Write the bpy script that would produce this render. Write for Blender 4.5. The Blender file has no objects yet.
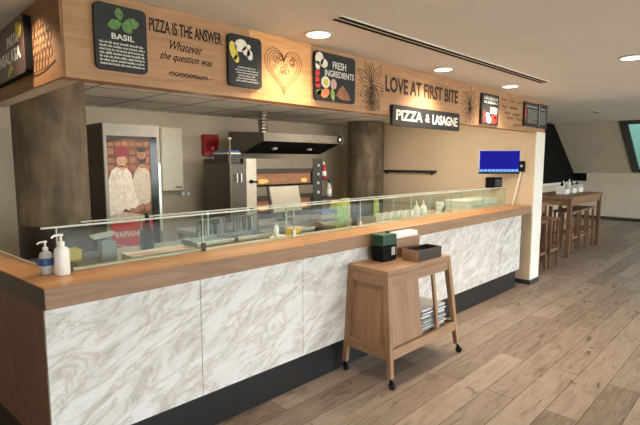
import bpy, bmesh, math, random
from mathutils import Vector, Matrix
random.seed(7)
S = bpy.context.scene
COL = S.collection
PI = math.pi

# ------------------------------------------------------------------ materials
def new_mat(name):
    m = bpy.data.materials.new(name); m.use_nodes = True
    nt = m.node_tree; nt.nodes.clear()
    out = nt.nodes.new('ShaderNodeOutputMaterial')
    return m, nt, out

def lin(c):
    return tuple(((v/255.0)/12.92 if v/255.0 <= .04045 else ((v/255.0+.055)/1.055)**2.4) for v in c) + (1.0,)

def principled(nt, out, rough=.5, metal=0.0, spec=.5):
    b = nt.nodes.new('ShaderNodeBsdfPrincipled')
    b.inputs['Roughness'].default_value = rough
    b.inputs['Metallic'].default_value = metal
    b.inputs['Specular IOR Level'].default_value = spec
    nt.links.new(b.outputs[0], out.inputs[0])
    return b

def coords(nt, scale=(1, 1, 1), rot=(0, 0, 0)):
    tc = nt.nodes.new('ShaderNodeTexCoord'); mp = nt.nodes.new('ShaderNodeMapping')
    mp.inputs['Scale'].default_value = scale; mp.inputs['Rotation'].default_value = rot
    nt.links.new(tc.outputs['Object'], mp.inputs['Vector'])
    return mp.outputs['Vector']

def coords2(nt, scale, rot):
    v = coords(nt, (1, 1, 1), rot); mp = nt.nodes.new('ShaderNodeMapping'); mp.inputs['Scale'].default_value = scale
    nt.links.new(v, mp.inputs['Vector']); return mp.outputs['Vector']

def noise(nt, vec, scale, detail=4, rough=.55, dist=0.0):
    n = nt.nodes.new('ShaderNodeTexNoise')
    n.inputs['Scale'].default_value = scale; n.inputs['Detail'].default_value = detail
    n.inputs['Roughness'].default_value = rough; n.inputs['Distortion'].default_value = dist
    nt.links.new(vec, n.inputs['Vector']); return n.outputs['Fac']

def ramp(nt, fac, stops):
    r = nt.nodes.new('ShaderNodeValToRGB'); e = r.color_ramp.elements
    while len(e) < len(stops): e.new(.5)
    for i, (p, c) in enumerate(stops):
        e[i].position = p; e[i].color = lin(c)
    nt.links.new(fac, r.inputs['Fac']); return r.outputs['Color']

def mixc(nt, a, b, fac, mode='MIX'):
    m = nt.nodes.new('ShaderNodeMix'); m.data_type = 'RGBA'; m.blend_type = mode
    if isinstance(fac, float): m.inputs[0].default_value = fac
    else: nt.links.new(fac, m.inputs[0])
    nt.links.new(a, m.inputs[6])
    if isinstance(b, tuple): m.inputs[7].default_value = b
    else: nt.links.new(b, m.inputs[7])
    return m.outputs[2]

def bump(nt, b, h, strength=.1, dist=.01):
    n = nt.nodes.new('ShaderNodeBump'); n.inputs['Strength'].default_value = strength
    n.inputs['Distance'].default_value = dist
    nt.links.new(h, n.inputs['Height']); nt.links.new(n.outputs[0], b.inputs['Normal'])

def plain(name, c, rough=.5, metal=0.0, var=.06, scale=14, spec=.5):
    m, nt, out = new_mat(name); b = principled(nt, out, rough, metal, spec)
    f = noise(nt, coords(nt), scale)
    lo = tuple(v*(1-var) for v in c); hi = tuple(min(255, v*(1+var)) for v in c)
    nt.links.new(ramp(nt, f, [(.3, lo), (.7, hi)]), b.inputs['Base Color'])
    return m

def wood(name, dark, mid, light, axis='x', rough=.45, grain=1.0, spec=.4):
    m, nt, out = new_mat(name); b = principled(nt, out, rough, 0, spec)
    st = {'x': (1.2, 14, 14), 'y': (14, 1.2, 14), 'z': (14, 14, 1.2)}[axis]
    v = coords(nt, st)
    f = noise(nt, v, 2.2*grain, 6, .6, 1.2)
    col = ramp(nt, f, [(.28, dark), (.5, mid), (.72, light)])
    v2 = coords(nt, tuple(s*.25 for s in st))
    g = noise(nt, v2, 1.6*grain, 3)
    col = mixc(nt, col, ramp(nt, g, [(.3, tuple(x*.8 for x in mid)), (.7, light)]), .35)
    nt.links.new(col, b.inputs['Base Color'])
    bump(nt, b, f, .12, .004)
    return m

def emit(name, c, strength):
    m, nt, out = new_mat(name); e = nt.nodes.new('ShaderNodeEmission')
    e.inputs[0].default_value = lin(c); e.inputs[1].default_value = strength
    nt.links.new(e.outputs[0], out.inputs[0]); return m

def glass(name, tint=(240, 248, 243), refl=.1):
    m, nt, out = new_mat(name)
    t = nt.nodes.new('ShaderNodeBsdfTransparent'); t.inputs[0].default_value = lin(tint)
    g = nt.nodes.new('ShaderNodeBsdfGlossy'); g.inputs['Roughness'].default_value = .02
    g.inputs[0].default_value = (1, 1, 1, 1)
    lw = nt.nodes.new('ShaderNodeFresnel'); ge = nt.nodes.new('ShaderNodeNewGeometry')
    mr = nt.nodes.new('ShaderNodeMapRange'); mr.inputs[3].default_value = 1.45; mr.inputs[4].default_value = 1/1.45
    nt.links.new(ge.outputs['Backfacing'], mr.inputs[0]); nt.links.new(mr.outputs[0], lw.inputs[0])
    mx = nt.nodes.new('ShaderNodeMixShader')
    nt.links.new(lw.outputs[0], mx.inputs[0]); nt.links.new(t.outputs[0], mx.inputs[1]); nt.links.new(g.outputs[0], mx.inputs[2])
    nt.links.new(mx.outputs[0], out.inputs[0]); return m

def floor_mat():
    m, nt, out = new_mat('floor_planks'); b = principled(nt, out, .42, 0, .45)
    v = coords(nt)
    br = nt.nodes.new('ShaderNodeTexBrick')
    br.offset = .37; br.squash = 1; br.inputs['Scale'].default_value = 1
    br.inputs['Brick Width'].default_value = 1.9; br.inputs['Row Height'].default_value = .2
    br.inputs['Mortar Size'].default_value = .0025; br.inputs['Mortar Smooth'].default_value = .3
    br.inputs['Color1'].default_value = lin((106, 91, 80)); br.inputs['Color2'].default_value = lin((182, 166, 151))
    br.inputs['Mortar'].default_value = lin((62, 46, 38)); br.inputs['Bias'].default_value = 0
    nt.links.new(v, br.inputs['Vector'])
    f = noise(nt, coords(nt, (1.1, 9, 1)), 2.2, 7, .62, 1.6)
    g = ramp(nt, f, [(.25, (76, 60, 51)), (.42, (144, 126, 112)), (.6, (178, 161, 146)), (.78, (114, 97, 84))])
    col = mixc(nt, br.outputs['Color'], g, .55)
    k = noise(nt, coords(nt, (1.5, 6.0, 1)), 1.9, 5, .6, 1.0)
    kk = ramp(nt, k, [(.30, (92, 70, 60)), (.40, (255, 255, 255))])
    col = mixc(nt, col, kk, .75, 'MULTIPLY')
    col = mixc(nt, col, br.outputs['Color'], .12)
    sep = ramp(nt, br.outputs['Fac'], [(0, (255, 255, 255)), (1, (90, 80, 75))])
    col = mixc(nt, col, sep, .9, 'MULTIPLY')
    nt.links.new(col, b.inputs['Base Color'])
    bump(nt, b, f, .1, .004)
    return m

def marble_mat():
    m, nt, out = new_mat('white_marble'); b = principled(nt, out, .3, 0, .4)
    v = coords2(nt, (.9, 1.0, 2.2), (0, math.radians(24), 0))
    f = noise(nt, v, 3.0, 9, .62, .7)
    base = ramp(nt, f, [(.28, (186, 182, 176)), (.42, (210, 208, 203)), (.55, (222, 222, 220)), (.66, (206, 203, 197)), (.78, (186, 182, 176))])
    v2 = coords2(nt, (1.1, 1, 3.0), (0, math.radians(30), 0))
    w = noise(nt, v2, 2.9, 8, .62, .9)
    vein = ramp(nt, w, [(.43, (255, 255, 255)), (.485, (232, 222, 212)), (.50, (206, 199, 193)), (.515, (236, 231, 226)), (.57, (255, 255, 255))])
    col = mixc(nt, base, vein, .75, 'MULTIPLY')
    v3 = coords2(nt, (2.2, 1, 6), (0, math.radians(34), 0))
    d = noise(nt, v3, 4.2, 5, .6, .6)
    dk = ramp(nt, d, [(.64, (255, 255, 255)), (.70, (205, 199, 196)), (.78, (140, 136, 140))])
    col = mixc(nt, col, dk, .6, 'MULTIPLY')
    nt.links.new(col, b.inputs['Base Color'])
    return m

def concrete_mat():
    m, nt, out = new_mat('brown_concrete'); b = principled(nt, out, .75)
    f = noise(nt, coords(nt, (3.5, 3.5, .8)), 2.4, 6, .6, .5)
    col = ramp(nt, f, [(.3, (78, 66, 50)), (.55, (108, 94, 74)), (.75, (132, 118, 96))])
    g = noise(nt, coords(nt, (1, 1, 1)), 6, 5)
    col = mixc(nt, col, ramp(nt, g, [(.35, (150, 150, 145)), (.6, (255, 255, 255))]), .5, 'MULTIPLY')
    nt.links.new(col, b.inputs['Base Color']); bump(nt, b, g, .2, .01)
    return m

M = dict(
    floor=floor_mat(), marble=marble_mat(), concrete=concrete_mat(),
    ceil=plain('ceiling_paint', (240, 237, 229), .9, 0, .01, 2),
    wallp=plain('wall_paint', (212, 200, 180), .85, 0, .02, 3),
    wallt=plain('wall_tile', (200, 187, 165), .6, 0, .02, 3),
    wallr=plain('tan_wall', (212, 190, 160), .8, 0, .02, 3),
    wallend=plain('cream_wall_end', (234, 231, 220), .8, 0, .01, 3),
    wallg=plain('far_wall_paint', (204, 192, 172), .9, 0, .02, 2),
    top=wood('counter_oak', (150, 102, 60), (186, 134, 84), (206, 158, 108), 'x', .38),
    edge=wood('counter_edge_oak', (118, 88, 66), (146, 114, 88), (166, 134, 106), 'x', .45),
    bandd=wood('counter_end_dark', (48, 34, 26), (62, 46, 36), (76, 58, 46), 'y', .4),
    topy=wood('counter_oak_side', (110, 74, 50), (140, 98, 66), (160, 118, 84), 'y', .42),
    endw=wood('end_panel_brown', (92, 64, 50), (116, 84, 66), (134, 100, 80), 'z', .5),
    fas=wood('fascia_oak', (158, 114, 80), (184, 138, 100), (200, 156, 116), 'x', .55),
    fas_glow=wood('fascia_oak_orange_glow', (212, 146, 90), (230, 166, 106), (240, 182, 124), 'x', .55),
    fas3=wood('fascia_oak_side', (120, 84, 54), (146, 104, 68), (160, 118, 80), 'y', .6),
    cart=wood('cart_oak', (134, 102, 76), (156, 122, 93), (174, 140, 110), 'x', .5),
    cartz=wood('cart_oak_upright', (132, 100, 74), (154, 119, 90), (172, 136, 105), 'z', .5),
    table=wood('table_oak', (98, 70, 48), (130, 96, 68), (154, 118, 86), 'x', .5),
    tablez=wood('table_leg_oak', (84, 58, 39), (116, 84, 58), (142, 106, 76), 'z', .5),
    black=plain('black_matt', (11, 10, 10), .7, 0, .05, 14, .15),
    blackg=plain('black_gloss', (8, 8, 9), .12, 0, .05),
    plinth=plain('black_plinth', (18, 16, 15), .45, 0, .1),
    chalk=plain('chalkboard', (28, 29, 31), .6, 0, .08, 20),
    white=plain('white_plastic', (236, 234, 228), .35, 0, .02),
    paper=plain('white_paper', (240, 238, 232), .85, 0, .03, 30),
    cream=plain('cream_enamel', (206, 198, 180), .4, 0, .03),
    steel=plain('brushed_steel', (190, 186, 178), .3, .95, .05, 20),
    steeld=plain('dull_steel', (88, 82, 73), .45, .5, .05, 20),
    alu=plain('aluminium', (222, 222, 216), .32, .6, .02, 20),
    dark=plain('dark_grey', (52, 50, 50), .5, 0, .08),
    darkb=plain('dark_brown', (46, 36, 30), .5, 0, .08),
    grey=plain('mid_grey', (118, 120, 122), .5, 0, .06),
    lgrey=plain('light_grey', (182, 182, 180), .5, 0, .05),
    red=plain('red_paint', (172, 26, 34), .4, 0, .05),
    rede=plain('poster_red', (198, 34, 44), .4, 0, .06, 5),
    green=plain('dark_green', (20, 62, 44), .3, 0, .12),
    yellow=plain('yellow_plastic', (226, 190, 40), .4, 0, .06),
    blue=plain('blue_plastic', (60, 84, 140), .4, 0, .06),
    pink=plain('pinkish_food', (206, 166, 152), .6, 0, .1, 40),
    leafg=plain('leaf_green', (92, 128, 66), .5, 0, .2, 60),
    leafl=plain('pale_green', (150, 176, 90), .5, 0, .2, 60),
    ink=plain('black_ink', (24, 18, 14), .7, 0, .05),
    burn=plain('burnt_brown', (104, 66, 34), .8, 0, .1),
    burnd=plain('burnt_grey_brown', (66, 46, 32), .8, 0, .1),
    chalkw=plain('chalk_white', (232, 230, 222), .8, 0, .03),
    chalkg=plain('chalk_grey', (190, 190, 184), .8, 0, .03),
    skin=plain('printed_skin', (196, 148, 118), .5, 0, .06),
    skind=plain('printed_skin_dark', (158, 108, 82), .5, 0, .06),
    jacket=plain('printed_jacket', (214, 202, 186), .5, 0, .08, 20),
    jacket2=plain('printed_jacket_shadow', (190, 174, 156), .5, 0, .08, 20),
    bread=plain('printed_bread', (150, 98, 62), .5, 0, .2, 12),
    pbrown=plain('printed_brown', (110, 64, 42), .5, 0, .2, 8),
    cap=plain('printed_cap', (136, 34, 50), .5, 0, .1),
    beard=plain('printed_hair', (52, 34, 28), .5, 0, .1),
    eggw=plain('printed_white', (236, 228, 214), .5, 0, .04),
    tomato=plain('printed_tomato', (200, 52, 44), .5, 0, .1),
    carrot=plain('printed_orange', (222, 128, 74), .5, 0, .1),
    purple=plain('sign_brown', (74, 58, 54), .35, 0, .06),
    lemon=plain('printed_lemon', (220, 200, 80), .5, 0, .1),
    hotbrick=plain('oven_lining', (150, 104, 70), .6, 0, .1, 30),
    frost=plain('frosted_tub', (214, 208, 196), .4, 0, .04), tubw=plain('white_lid', (238, 232, 220), .4, 0, .02),
    glass=glass('clear_glass'), tub=glass('clear_tub', (238, 242, 240)),
    skyglass=glass('skylight_glass', (112, 132, 126)),
    screen=emit('screen_blue', (38, 40, 170), .75), screenl=emit('screen_bar', (130, 175, 240), 1.1),
    lamp=emit('lamp_lens', (255, 244, 224), 9.0), ovenglow=emit('oven_glow', (255, 190, 110), 1.2),
    seam=plain('ceiling_seam', (120, 108, 94), .9, 0, .02),
    frame=plain('skylight_frame', (62, 60, 58), .5, 0, .05),
    reddark=plain('dark_red_wood', (84, 48, 36), .5, 0, .15),
    band=plain('shaded_band_pole_grey', (112, 100, 82), .4, .3, .05),
    lip=plain('dim_steel', (108, 101, 90), .42, .8, .08, 8), fridgef=plain('satin_grey_frame', (150, 144, 132), .45, .2, .03),
    rail=plain('pale_rail', (196, 200, 192), .4, 0, .02), gedge=plain('glass_edge_green', (168, 186, 172), .2, 0, .03),
    band2=plain('dull_cream', (172, 164, 148), .5, 0, .03),
    cabw=plain('cream_cabinet', (236, 228, 208), .5, 0, .02),
    rubber=plain('rubber', (28, 27, 26), .7, 0, .05),
)

# ------------------------------------------------------------------ mesh helpers
class MB:
    def __init__(self): self.bm = bmesh.new()
    def box(self, x0, x1, y0, y1, z0, z1, bev=0.0):
        b = bmesh.new(); bmesh.ops.create_cube(b, size=1)
        for v in b.verts:
            v.co = Vector(((x0+x1)/2+v.co.x*(x1-x0), (y0+y1)/2+v.co.y*(y1-y0), (z0+z1)/2+v.co.z*(z1-z0)))
        if bev > 0:
            bmesh.ops.bevel(b, geom=b.edges[:], offset=min(bev, .45*min(abs(x1-x0), abs(y1-y0), abs(z1-z0))), segments=2, affect='EDGES', profile=.5)
        return self._add(b)
    def _add(self, b, mat=None):
        if mat is not None: bmesh.ops.transform(b, matrix=mat, verts=b.verts[:])
        me = bpy.data.meshes.new('t'); b.to_mesh(me); b.free()
        self.bm.from_mesh(me); bpy.data.meshes.remove(me); return self
    def cyl(self, p0, p1, r0, r1=None, seg=24):
        p0, p1 = Vector(p0), Vector(p1); r1 = r0 if r1 is None else r1
        b = bmesh.new()
        bmesh.ops.create_cone(b, cap_ends=True, segments=seg, radius1=r0, radius2=r1, depth=(p1-p0).length)
        q = Vector((0, 0, 1)).rotation_difference((p1-p0).normalized()).to_matrix().to_4x4()
        return self._add(b, Matrix.Translation((p0+p1)/2) @ q)
    def bar(self, p0, p1, w, d, w1=None, d1=None):
        """square tapered bar between two points (kept upright in x/y)"""
        w1 = w if w1 is None else w1; d1 = d if d1 is None else d1
        p0, p1 = Vector(p0), Vector(p1); bm = self.bm
        vs = []
        for p, a, c in ((p0, w, d), (p1, w1, d1)):
            for sx, sy in ((-1, -1), (1, -1), (1, 1), (-1, 1)):
                vs.append(bm.verts.new(p+Vector((sx*a/2, sy*c/2, 0))))
        bm.faces.new(vs[3::-1]); bm.faces.new(vs[4:])
        for i in range(4):
            j = (i+1) % 4; bm.faces.new((vs[i], vs[j], vs[4+j], vs[4+i]))
        return self
    def lathe(self, prof, c=(0, 0, 0), seg=24):
        bm = self.bm; c = Vector(c); rings = []
        for r, z in prof:
            if r < 1e-5: rings.append([bm.verts.new(c+Vector((0, 0, z)))])
            else: rings.append([bm.verts.new(c+Vector((r*math.cos(2*PI*i/seg), r*math.sin(2*PI*i/seg), z))) for i in range(seg)])
        for a, b in zip(rings[:-1], rings[1:]):
            for i in range(seg):
                j = (i+1) % seg
                if len(a) == 1 and len(b) == 1: continue
                if len(a) == 1: bm.faces.new((a[0], b[j], b[i]))
                elif len(b) == 1: bm.faces.new((a[i], a[j], b[0]))
                else: bm.faces.new((a[i], a[j], b[j], b[i]))
        if len(rings[0]) > 1: bm.faces.new(rings[0][::-1])
        if len(rings[-1]) > 1: bm.faces.new(rings[-1])
        return self
    def prism(self, pts, ext):
        """closed loop of 3-D points, extruded by vector ext"""
        bm = self.bm; e = Vector(ext)
        a = [bm.verts.new(Vector(p)) for p in pts]; b = [bm.verts.new(Vector(p)+e) for p in pts]
        bm.faces.new(a); bm.faces.new(b[::-1])
        n = len(pts)
        for i in range(n):
            j = (i+1) % n; bm.faces.new((a[j], a[i], b[i], b[j]))
        return self
    def tube(self, path, r, seg=8):
        path = [Vector(p) for p in path]; bm = self.bm; rings = []
        for i, p in enumerate(path):
            t = (path[min(i+1, len(path)-1)]-path[max(i-1, 0)]).normalized()
            ref = Vector((0, 0, 1)) if abs(t.z) < .9 else Vector((1, 0, 0))
            u = t.cross(ref).normalized(); w = t.cross(u)
            rings.append([bm.verts.new(p+u*r*math.cos(2*PI*k/seg)+w*r*math.sin(2*PI*k/seg)) for k in range(seg)])
        for a, b in zip(rings[:-1], rings[1:]):
            for k in range(seg):
                j = (k+1) % seg; bm.faces.new((a[k], a[j], b[j], b[k]))
        bm.faces.new(rings[0][::-1]); bm.faces.new(rings[-1]); return self
    def sphere(self, c, r, sc=(1, 1, 1), seg=16):
        b = bmesh.new(); bmesh.ops.create_uvsphere(b, u_segments=seg, v_segments=max(6, seg//2), radius=r)
        return self._add(b, Matrix.Translation(c) @ Matrix.Diagonal((sc[0], sc[1], sc[2], 1)))
    def build(self, name, mat, parent=None, loc=None, smooth=False):
        bm = self.bm; bmesh.ops.recalc_face_normals(bm, faces=bm.faces[:])
        me = bpy.data.meshes.new(name); bm.to_mesh(me); bm.free()
        me.materials.append(M[mat])
        o = bpy.data.objects.new(name, me); COL.objects.link(o)
        if parent: o.parent = parent
        if loc: o.location = loc
        if smooth:
            for p in me.polygons: p.use_smooth = True
            try: me.set_sharp_from_angle(angle=math.radians(40))
            except Exception: pass
        return o

def tag(o, label, cat, group=None):
    o['label'] = label; o['category'] = cat
    if group: o['group'] = group
    return o
def thing(name, label, cat, loc=(0, 0, 0), rz=0, group=None):
    o = bpy.data.objects.new(name, None); COL.objects.link(o); o.empty_display_size = .1
    o.location = loc; o.rotation_euler = (0, 0, rz)
    return tag(o, label, cat, group)
def struct(o):
    o['kind'] = 'structure'; return o
def dup(root, loc, rz=None, label=None, name=None):
    kids = {}
    for o in COL.objects:
        if o.parent: kids.setdefault(o.parent, []).append(o)
    def cp(o, par):
        c = o.copy(); COL.objects.link(c)
        if par: c.parent = par
        for k in kids.get(o, []): cp(k, c)
        return c
    r = cp(root, None); r.location = loc
    if rz is not None: r.rotation_euler = (0, 0, rz)
    if label: r['label'] = label
    return r

# ---- flat artwork helpers: 2-D loops on a plane with axes u (right), v (up), n (towards viewer)
FRONT = (Vector((1, 0, 0)), Vector((0, 0, 1)), Vector((0, -1, 0)))
LEFT = (Vector((0, -1, 0)), Vector((0, 0, 1)), Vector((-1, 0, 0)))
def ell(cx, cy, rx, ry, rot=0, n=20):
    c, s = math.cos(rot), math.sin(rot)
    return [(cx+rx*math.cos(t)*c-ry*math.sin(t)*s, cy+rx*math.cos(t)*s+ry*math.sin(t)*c) for t in [2*PI*i/n for i in range(n)]]
def rect(x0, x1, y0, y1): return [(x0, y0), (x1, y0), (x1, y1), (x0, y1)]
def rrect(x0, x1, y0, y1, r, n=5):
    P = []
    for cx, cy, a in ((x1-r, y0+r, -PI/2), (x1-r, y1-r, 0), (x0+r, y1-r, PI/2), (x0+r, y0+r, PI)):
        for i in range(n+1):
            t = a+PI/2*i/n; P.append((cx+r*math.cos(t), cy+r*math.sin(t)))
    return P
def leaf(cx, cy, L, W, rot, n=10):
    P = []
    for i in range(n+1): t = i/n; P.append((t*L, W*math.sin(PI*t)**.8))
    for i in range(1, n): t = 1-i/n; P.append((t*L, -W*math.sin(PI*t)**.8))
    c, s = math.cos(rot), math.sin(rot)
    return [(cx+x*c-y*s, cy+x*s+y*c) for x, y in P]
def stroke(pts, w):
    out = []
    for (ax, ay), (bx, by) in zip(pts[:-1], pts[1:]):
        dx, dy = bx-ax, by-ay; L = math.hypot(dx, dy)
        if L < 1e-6: continue
        nx, ny = -dy/L*w/2, dx/L*w/2; ex, ey = dx/L*w*.3, dy/L*w*.3
        out.append([(ax+nx-ex, ay+ny-ey), (ax-nx-ex, ay-ny-ey), (bx-nx+ex, by-ny+ey), (bx+nx+ex, by+ny+ey)])
    return out
def art(name, mat, parent, F, org, loops, off=.001, th=.001):
    u, v, n = F; o = Vector(org); mb = MB()
    for L in loops:
        mb.prism([o+u*x+v*y+n*off for x, y in L], n*th)
    return mb.build(name, mat, parent)
def text_loops(body, x0, x1, y0, y1, shear=0.0, bold=0.0):
    c = bpy.data.curves.new('t', 'FONT'); c.body = body; c.size = 1; c.shear = shear; c.offset = bold
    c.resolution_u = 3
    o = bpy.data.objects.new('t', c); COL.objects.link(o)
    bpy.context.view_layer.update()
    me = bpy.data.meshes.new_from_object(o.evaluated_get(bpy.context.evaluated_depsgraph_get()))
    bpy.data.objects.remove(o); bpy.data.curves.remove(c)
    xs = [v.co.x for v in me.vertices]; ys = [v.co.y for v in me.vertices]
    ax, bx, ay, by = min(xs), max(xs), min(ys), max(ys)
    T = [((v.co.x-ax)/(bx-ax)*(x1-x0)+x0, (v.co.y-ay)/(by-ay)*(y1-y0)+y0) for v in me.vertices]
    fs = [list(p.vertices) for p in me.polygons]; bpy.data.meshes.remove(me)
    return T, fs
def text(name, mat, parent, F, org, lines, off=.002):
    """lines: (body, x0, x1, y0, y1, shear, bold)"""
    u, v, n = F; o = Vector(org); bm = bmesh.new()
    for ln in lines:
        T, fs = text_loops(*ln)
        vs = [bm.verts.new(o+u*x+v*y+n*off) for x, y in T]
        for f in fs:
            try: bm.faces.new([vs[i] for i in f])
            except ValueError: pass
    bmesh.ops.remove_doubles(bm, verts=bm.verts[:], dist=1e-6)
    r = bmesh.ops.extrude_face_region(bm, geom=bm.faces[:])
    bmesh.ops.translate(bm, verts=[g for g in r['geom'] if isinstance(g, bmesh.types.BMVert)], vec=n*.0012)
    mb = MB(); mb.bm.free(); mb.bm = bm
    return mb.build(name, mat, parent)
def scribble_lines(x0, x1, ys, h, seed, centre=False):
    """rows of small illegible letter strokes"""
    rnd = random.Random(seed); out = []
    for y in ys:
        a, b = x0, x1
        if centre: k = rnd.uniform(0, .12)*(x1-x0); a += k; b -= k
        x = a
        while x < b-h*.3:
            for _ in range(rnd.randint(3, 8)):
                w = h*rnd.uniform(.3, .5)
                if x+w > b: break
                hh = h*rnd.choice((.75, .75, .85, 1.0))
                out.append(rect(x, x+w, y, y+hh*.34)); out.append(rect(x, x+w*.4, y+hh*.34, y+hh)) if rnd.random() < .6 else out.append(rect(x+w*.5, x+w, y+hh*.3, y+hh))
                x += w+h*.1
            x += h*.38
    return out

# ================================================================== THE SETTING
struct(MB().box(-2.6, 15.2, -7, 5.8, -.1, 0).build('floor', 'floor'))
struct(MB().box(-2.6, 6.72, -7, 2.43, 2.41, 2.5).build('ceiling', 'ceil'))
struct(MB().box(-2.5, .81, 2.4301, 5.65, 2.41, 2.5).build('ceiling', 'ceil'))
struct(MB().box(.815, 6.234, 2.4505, 5.64, 2.2455, 2.34).build('ceiling', 'ceil'))
struct(MB().box(6.72, 13.2, -7, 4.5, 2.6, 2.7).build('ceiling', 'ceil'))
struct(MB().box(6.64, 6.72, -7, 2.43, 2.5, 2.7).build('trim_1', 'ceil'))
# ceiling tile seams in the kitchen
sm = MB()
for x in [.9+.6*i for i in range(9)]: sm.box(x-.006, x+.006, 2.6, 5.65, 2.2425, 2.2445)
for y in [2.95, 3.55, 4.15, 4.75, 5.35]: sm.box(.83, 6.23, y-.006, y+.006, 2.2425, 2.2445)
struct(sm.build('trim_2', 'seam'))
struct(MB().box(-2.5, 6.53, 5.651, 5.8, 0, 2.5).build('wall_back', 'wallp'))
struct(MB().box(-2.5, 6.23, 5.638, 5.65, 0, 1.955).build('trim_3', 'wallt'))
struct(MB().box(6.235, 6.53, 2.4455, 5.65, .06, 2.41).box(6.235, 6.53, 2.30, 2.445, .06, 1.998).build('wall_right', 'wallr'))
struct(MB().box(6.237, 6.532, 2.288, 2.2995, .06, 2.0).build('trim_4', 'wallend'))
struct(MB().box(6.225, 6.542, 2.279, 3.0, 0, .06).build('baseboard_right', 'dark'))
struct(MB().box(-2.6, -2.5, -7, 5.8, 0, 2.41).build('wall_left', 'wallp'))
struct(MB().box(-2.6, 15.2, -7.1, -7, 0, .5).build('wall_front', 'wallp'))
# far room: knee wall, sloped roof with a skylight, dark gable glazing
struct(MB().box(15, 15.2, -7, 4.5, 0, 1.31).build('wall_far', 'wallg'))
struct(MB().box(14.97, 15, -7, 4.37, 0, .09).build('baseboard_far', 'dark'))
def sl(x): return 1.31+(15-x)*.7
mb = MB()
def slope_piece(xa, xb, ya, yb):
    mb.prism([(xa, ya, sl(xa)), (xb, ya, sl(xb)), (xb, yb, sl(xb)), (xa, yb, sl(xa))], (.07, 0, .1))
SX0, SX1, SY0, SY1 = 13.14, 14.94, 1.75, 2.93
slope_piece(13.1, 15, SY1, 4.45); slope_piece(13.1, 15, -7, SY0); slope_piece(SX1, 15, SY0, SY1)
struct(mb.build('wall_slope', 'wallg'))
w = thing('window_1', '', ''); del w['label']; del w['category']; struct(w)
mb = MB()
def bandp(xa, xb, ya, yb, lo=0.0, hi=.06):
    mb.prism([(xa-.57*lo, ya, sl(xa)-.82*lo), (xb-.57*lo, ya, sl(xb)-.82*lo), (xb-.57*lo, yb, sl(xb)-.82*lo), (xa-.57*lo, yb, sl(xa)-.82*lo)], (.57*(hi+lo), 0, .82*(hi+lo)))
bandp(SX0, SX0+.12, SY0, SY1, .02); bandp(SX1-.12, SX1, SY0, SY1, .02); bandp(SX0+.12, SX1-.12, SY1-.16, SY1, .02); bandp(SX0+.12, SX1-.12, SY0, SY0+.16, .02)
mb.build('window_frame', 'frame', w)
mb = MB(); mb.prism([(SX0+.12, SY0+.16, sl(SX0+.12)+.03), (SX1-.12, SY0+.16, sl(SX1-.12)+.03), (SX1-.12, SY1-.16, sl(SX1-.12)+.03), (SX0+.12, SY1-.16, sl(SX0+.12)+.03)], (.006, 0, .008))
mb.build('glass_pane', 'skyglass', w)
mb = MB(); mb.box(6.72, 15, 4.4, 4.5, 0, 1.05); struct(mb.build('wall_gable', 'wallg'))
mb = MB(); mb.prism([(6.72, 4.4, 1.05), (15, 4.4, 1.05), (15, 4.4, 1.31), (13.13, 4.4, 2.62), (6.72, 4.4, 2.62)], (0, .08, 0)); struct(mb.build('window_2', 'black'))
struct(MB().box(14.985, 15, 4.05, 4.4, 1.07, 1.30).build('window_3', 'black'))
struct(MB().box(6.72, 14.9, 4.3, 4.4, 1.02, 1.06).build('trim_5', 'wallend'))

# ================================================================== ceiling fittings
def downlight(x, y, z, label, r=.085):
    t = thing('ceiling_downlight', label, 'ceiling light', (x, y, z), 0, 'recessed round ceiling lights')
    mb = MB(); n = 28
    mb.lathe([(r, 0), (r+.012, -.006), (r+.004, -.012), (r-.012, -.01), (r-.014, 0)], seg=n); mb.build('trim_ring', 'white', t, smooth=True)
    MB().cyl((0, 0, -.008), (0, 0, -.0005), r-.0145, seg=n).build('lamp_lens', 'lamp', t)
    return t
downlight(2.12, 2.12, 2.41, 'round recessed ceiling light above the pizza heart drawing')
downlight(3.65, 2.14, 2.41, 'round recessed ceiling light above the LOVE AT FIRST BITE lettering')
downlight(4.95, 2.11, 2.41, 'round recessed ceiling light above the small red and white poster')
downlight(4.26, .89, 2.41, 'round recessed ceiling light at far right, away from the wooden fascia')
t = thing('ceiling_vent', 'long narrow double-slot air vent in the pale ceiling', 'vent', (1.945, 1.815, 2.41))
t.rotation_euler = (0, 0, -.016)
MB().box(0, 3.02, -.045, .045, -.006, -.0005).build('vent_frame', 'ceil', t)
for y in (-.022, .022): MB().box(.01, 3.01, y-.014, y+.014, -.0075, -.006).build('slot', 'black', t)
t = thing('ceiling_vent', 'short thin vent slit in the far ceiling before the sloped roof', 'vent', (10.5, 2.75, 2.6))
MB().box(-.25, .25, -.05, .05, -.006, -.0005).build('vent_frame', 'ceil', t)
MB().box(-.24, .24, -.03, .03, -.0075, -.006).build('slot', 'dark', t)

# ================================================================== the counter
t = thing('service_counter', 'long marble-fronted serving counter with thick oak top', 'counter', (.574, 2.31, 0))
ox, oy = .574, 2.31
def L(x, y, z): return (x-ox, y-oy, z)
mb = MB()
mb.prism([L(.574, 2.31, .951), L(6.2, 2.31, .951), L(6.2, 2.70, .951), L(.705, 2.70, .951), L(.585, 3.9, .951), L(.425, 3.9, .951)], (0, 0, .099))
bmesh.ops.bevel(mb.bm, geom=[e for e in mb.bm.edges], offset=.004, segments=2, affect='EDGES')
mb.build('counter_top', 'top', t)
MB().box(.0, 5.626, -.004, -.0003, .952, 1.0485, .001).build('front_edge', 'edge', t)
mb = MB(); mb.prism([L(.5735, 2.3065, .952), L(.5705, 2.3065, .952), L(.4215, 3.9, .952), L(.4245, 3.9, .952)], (0, 0, .0965)); mb.build('end_edge', 'bandd', t)
xs = [.573, 1.372, 2.178, 2.98, 3.78, 4.58, 5.38, 5.99]
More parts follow.
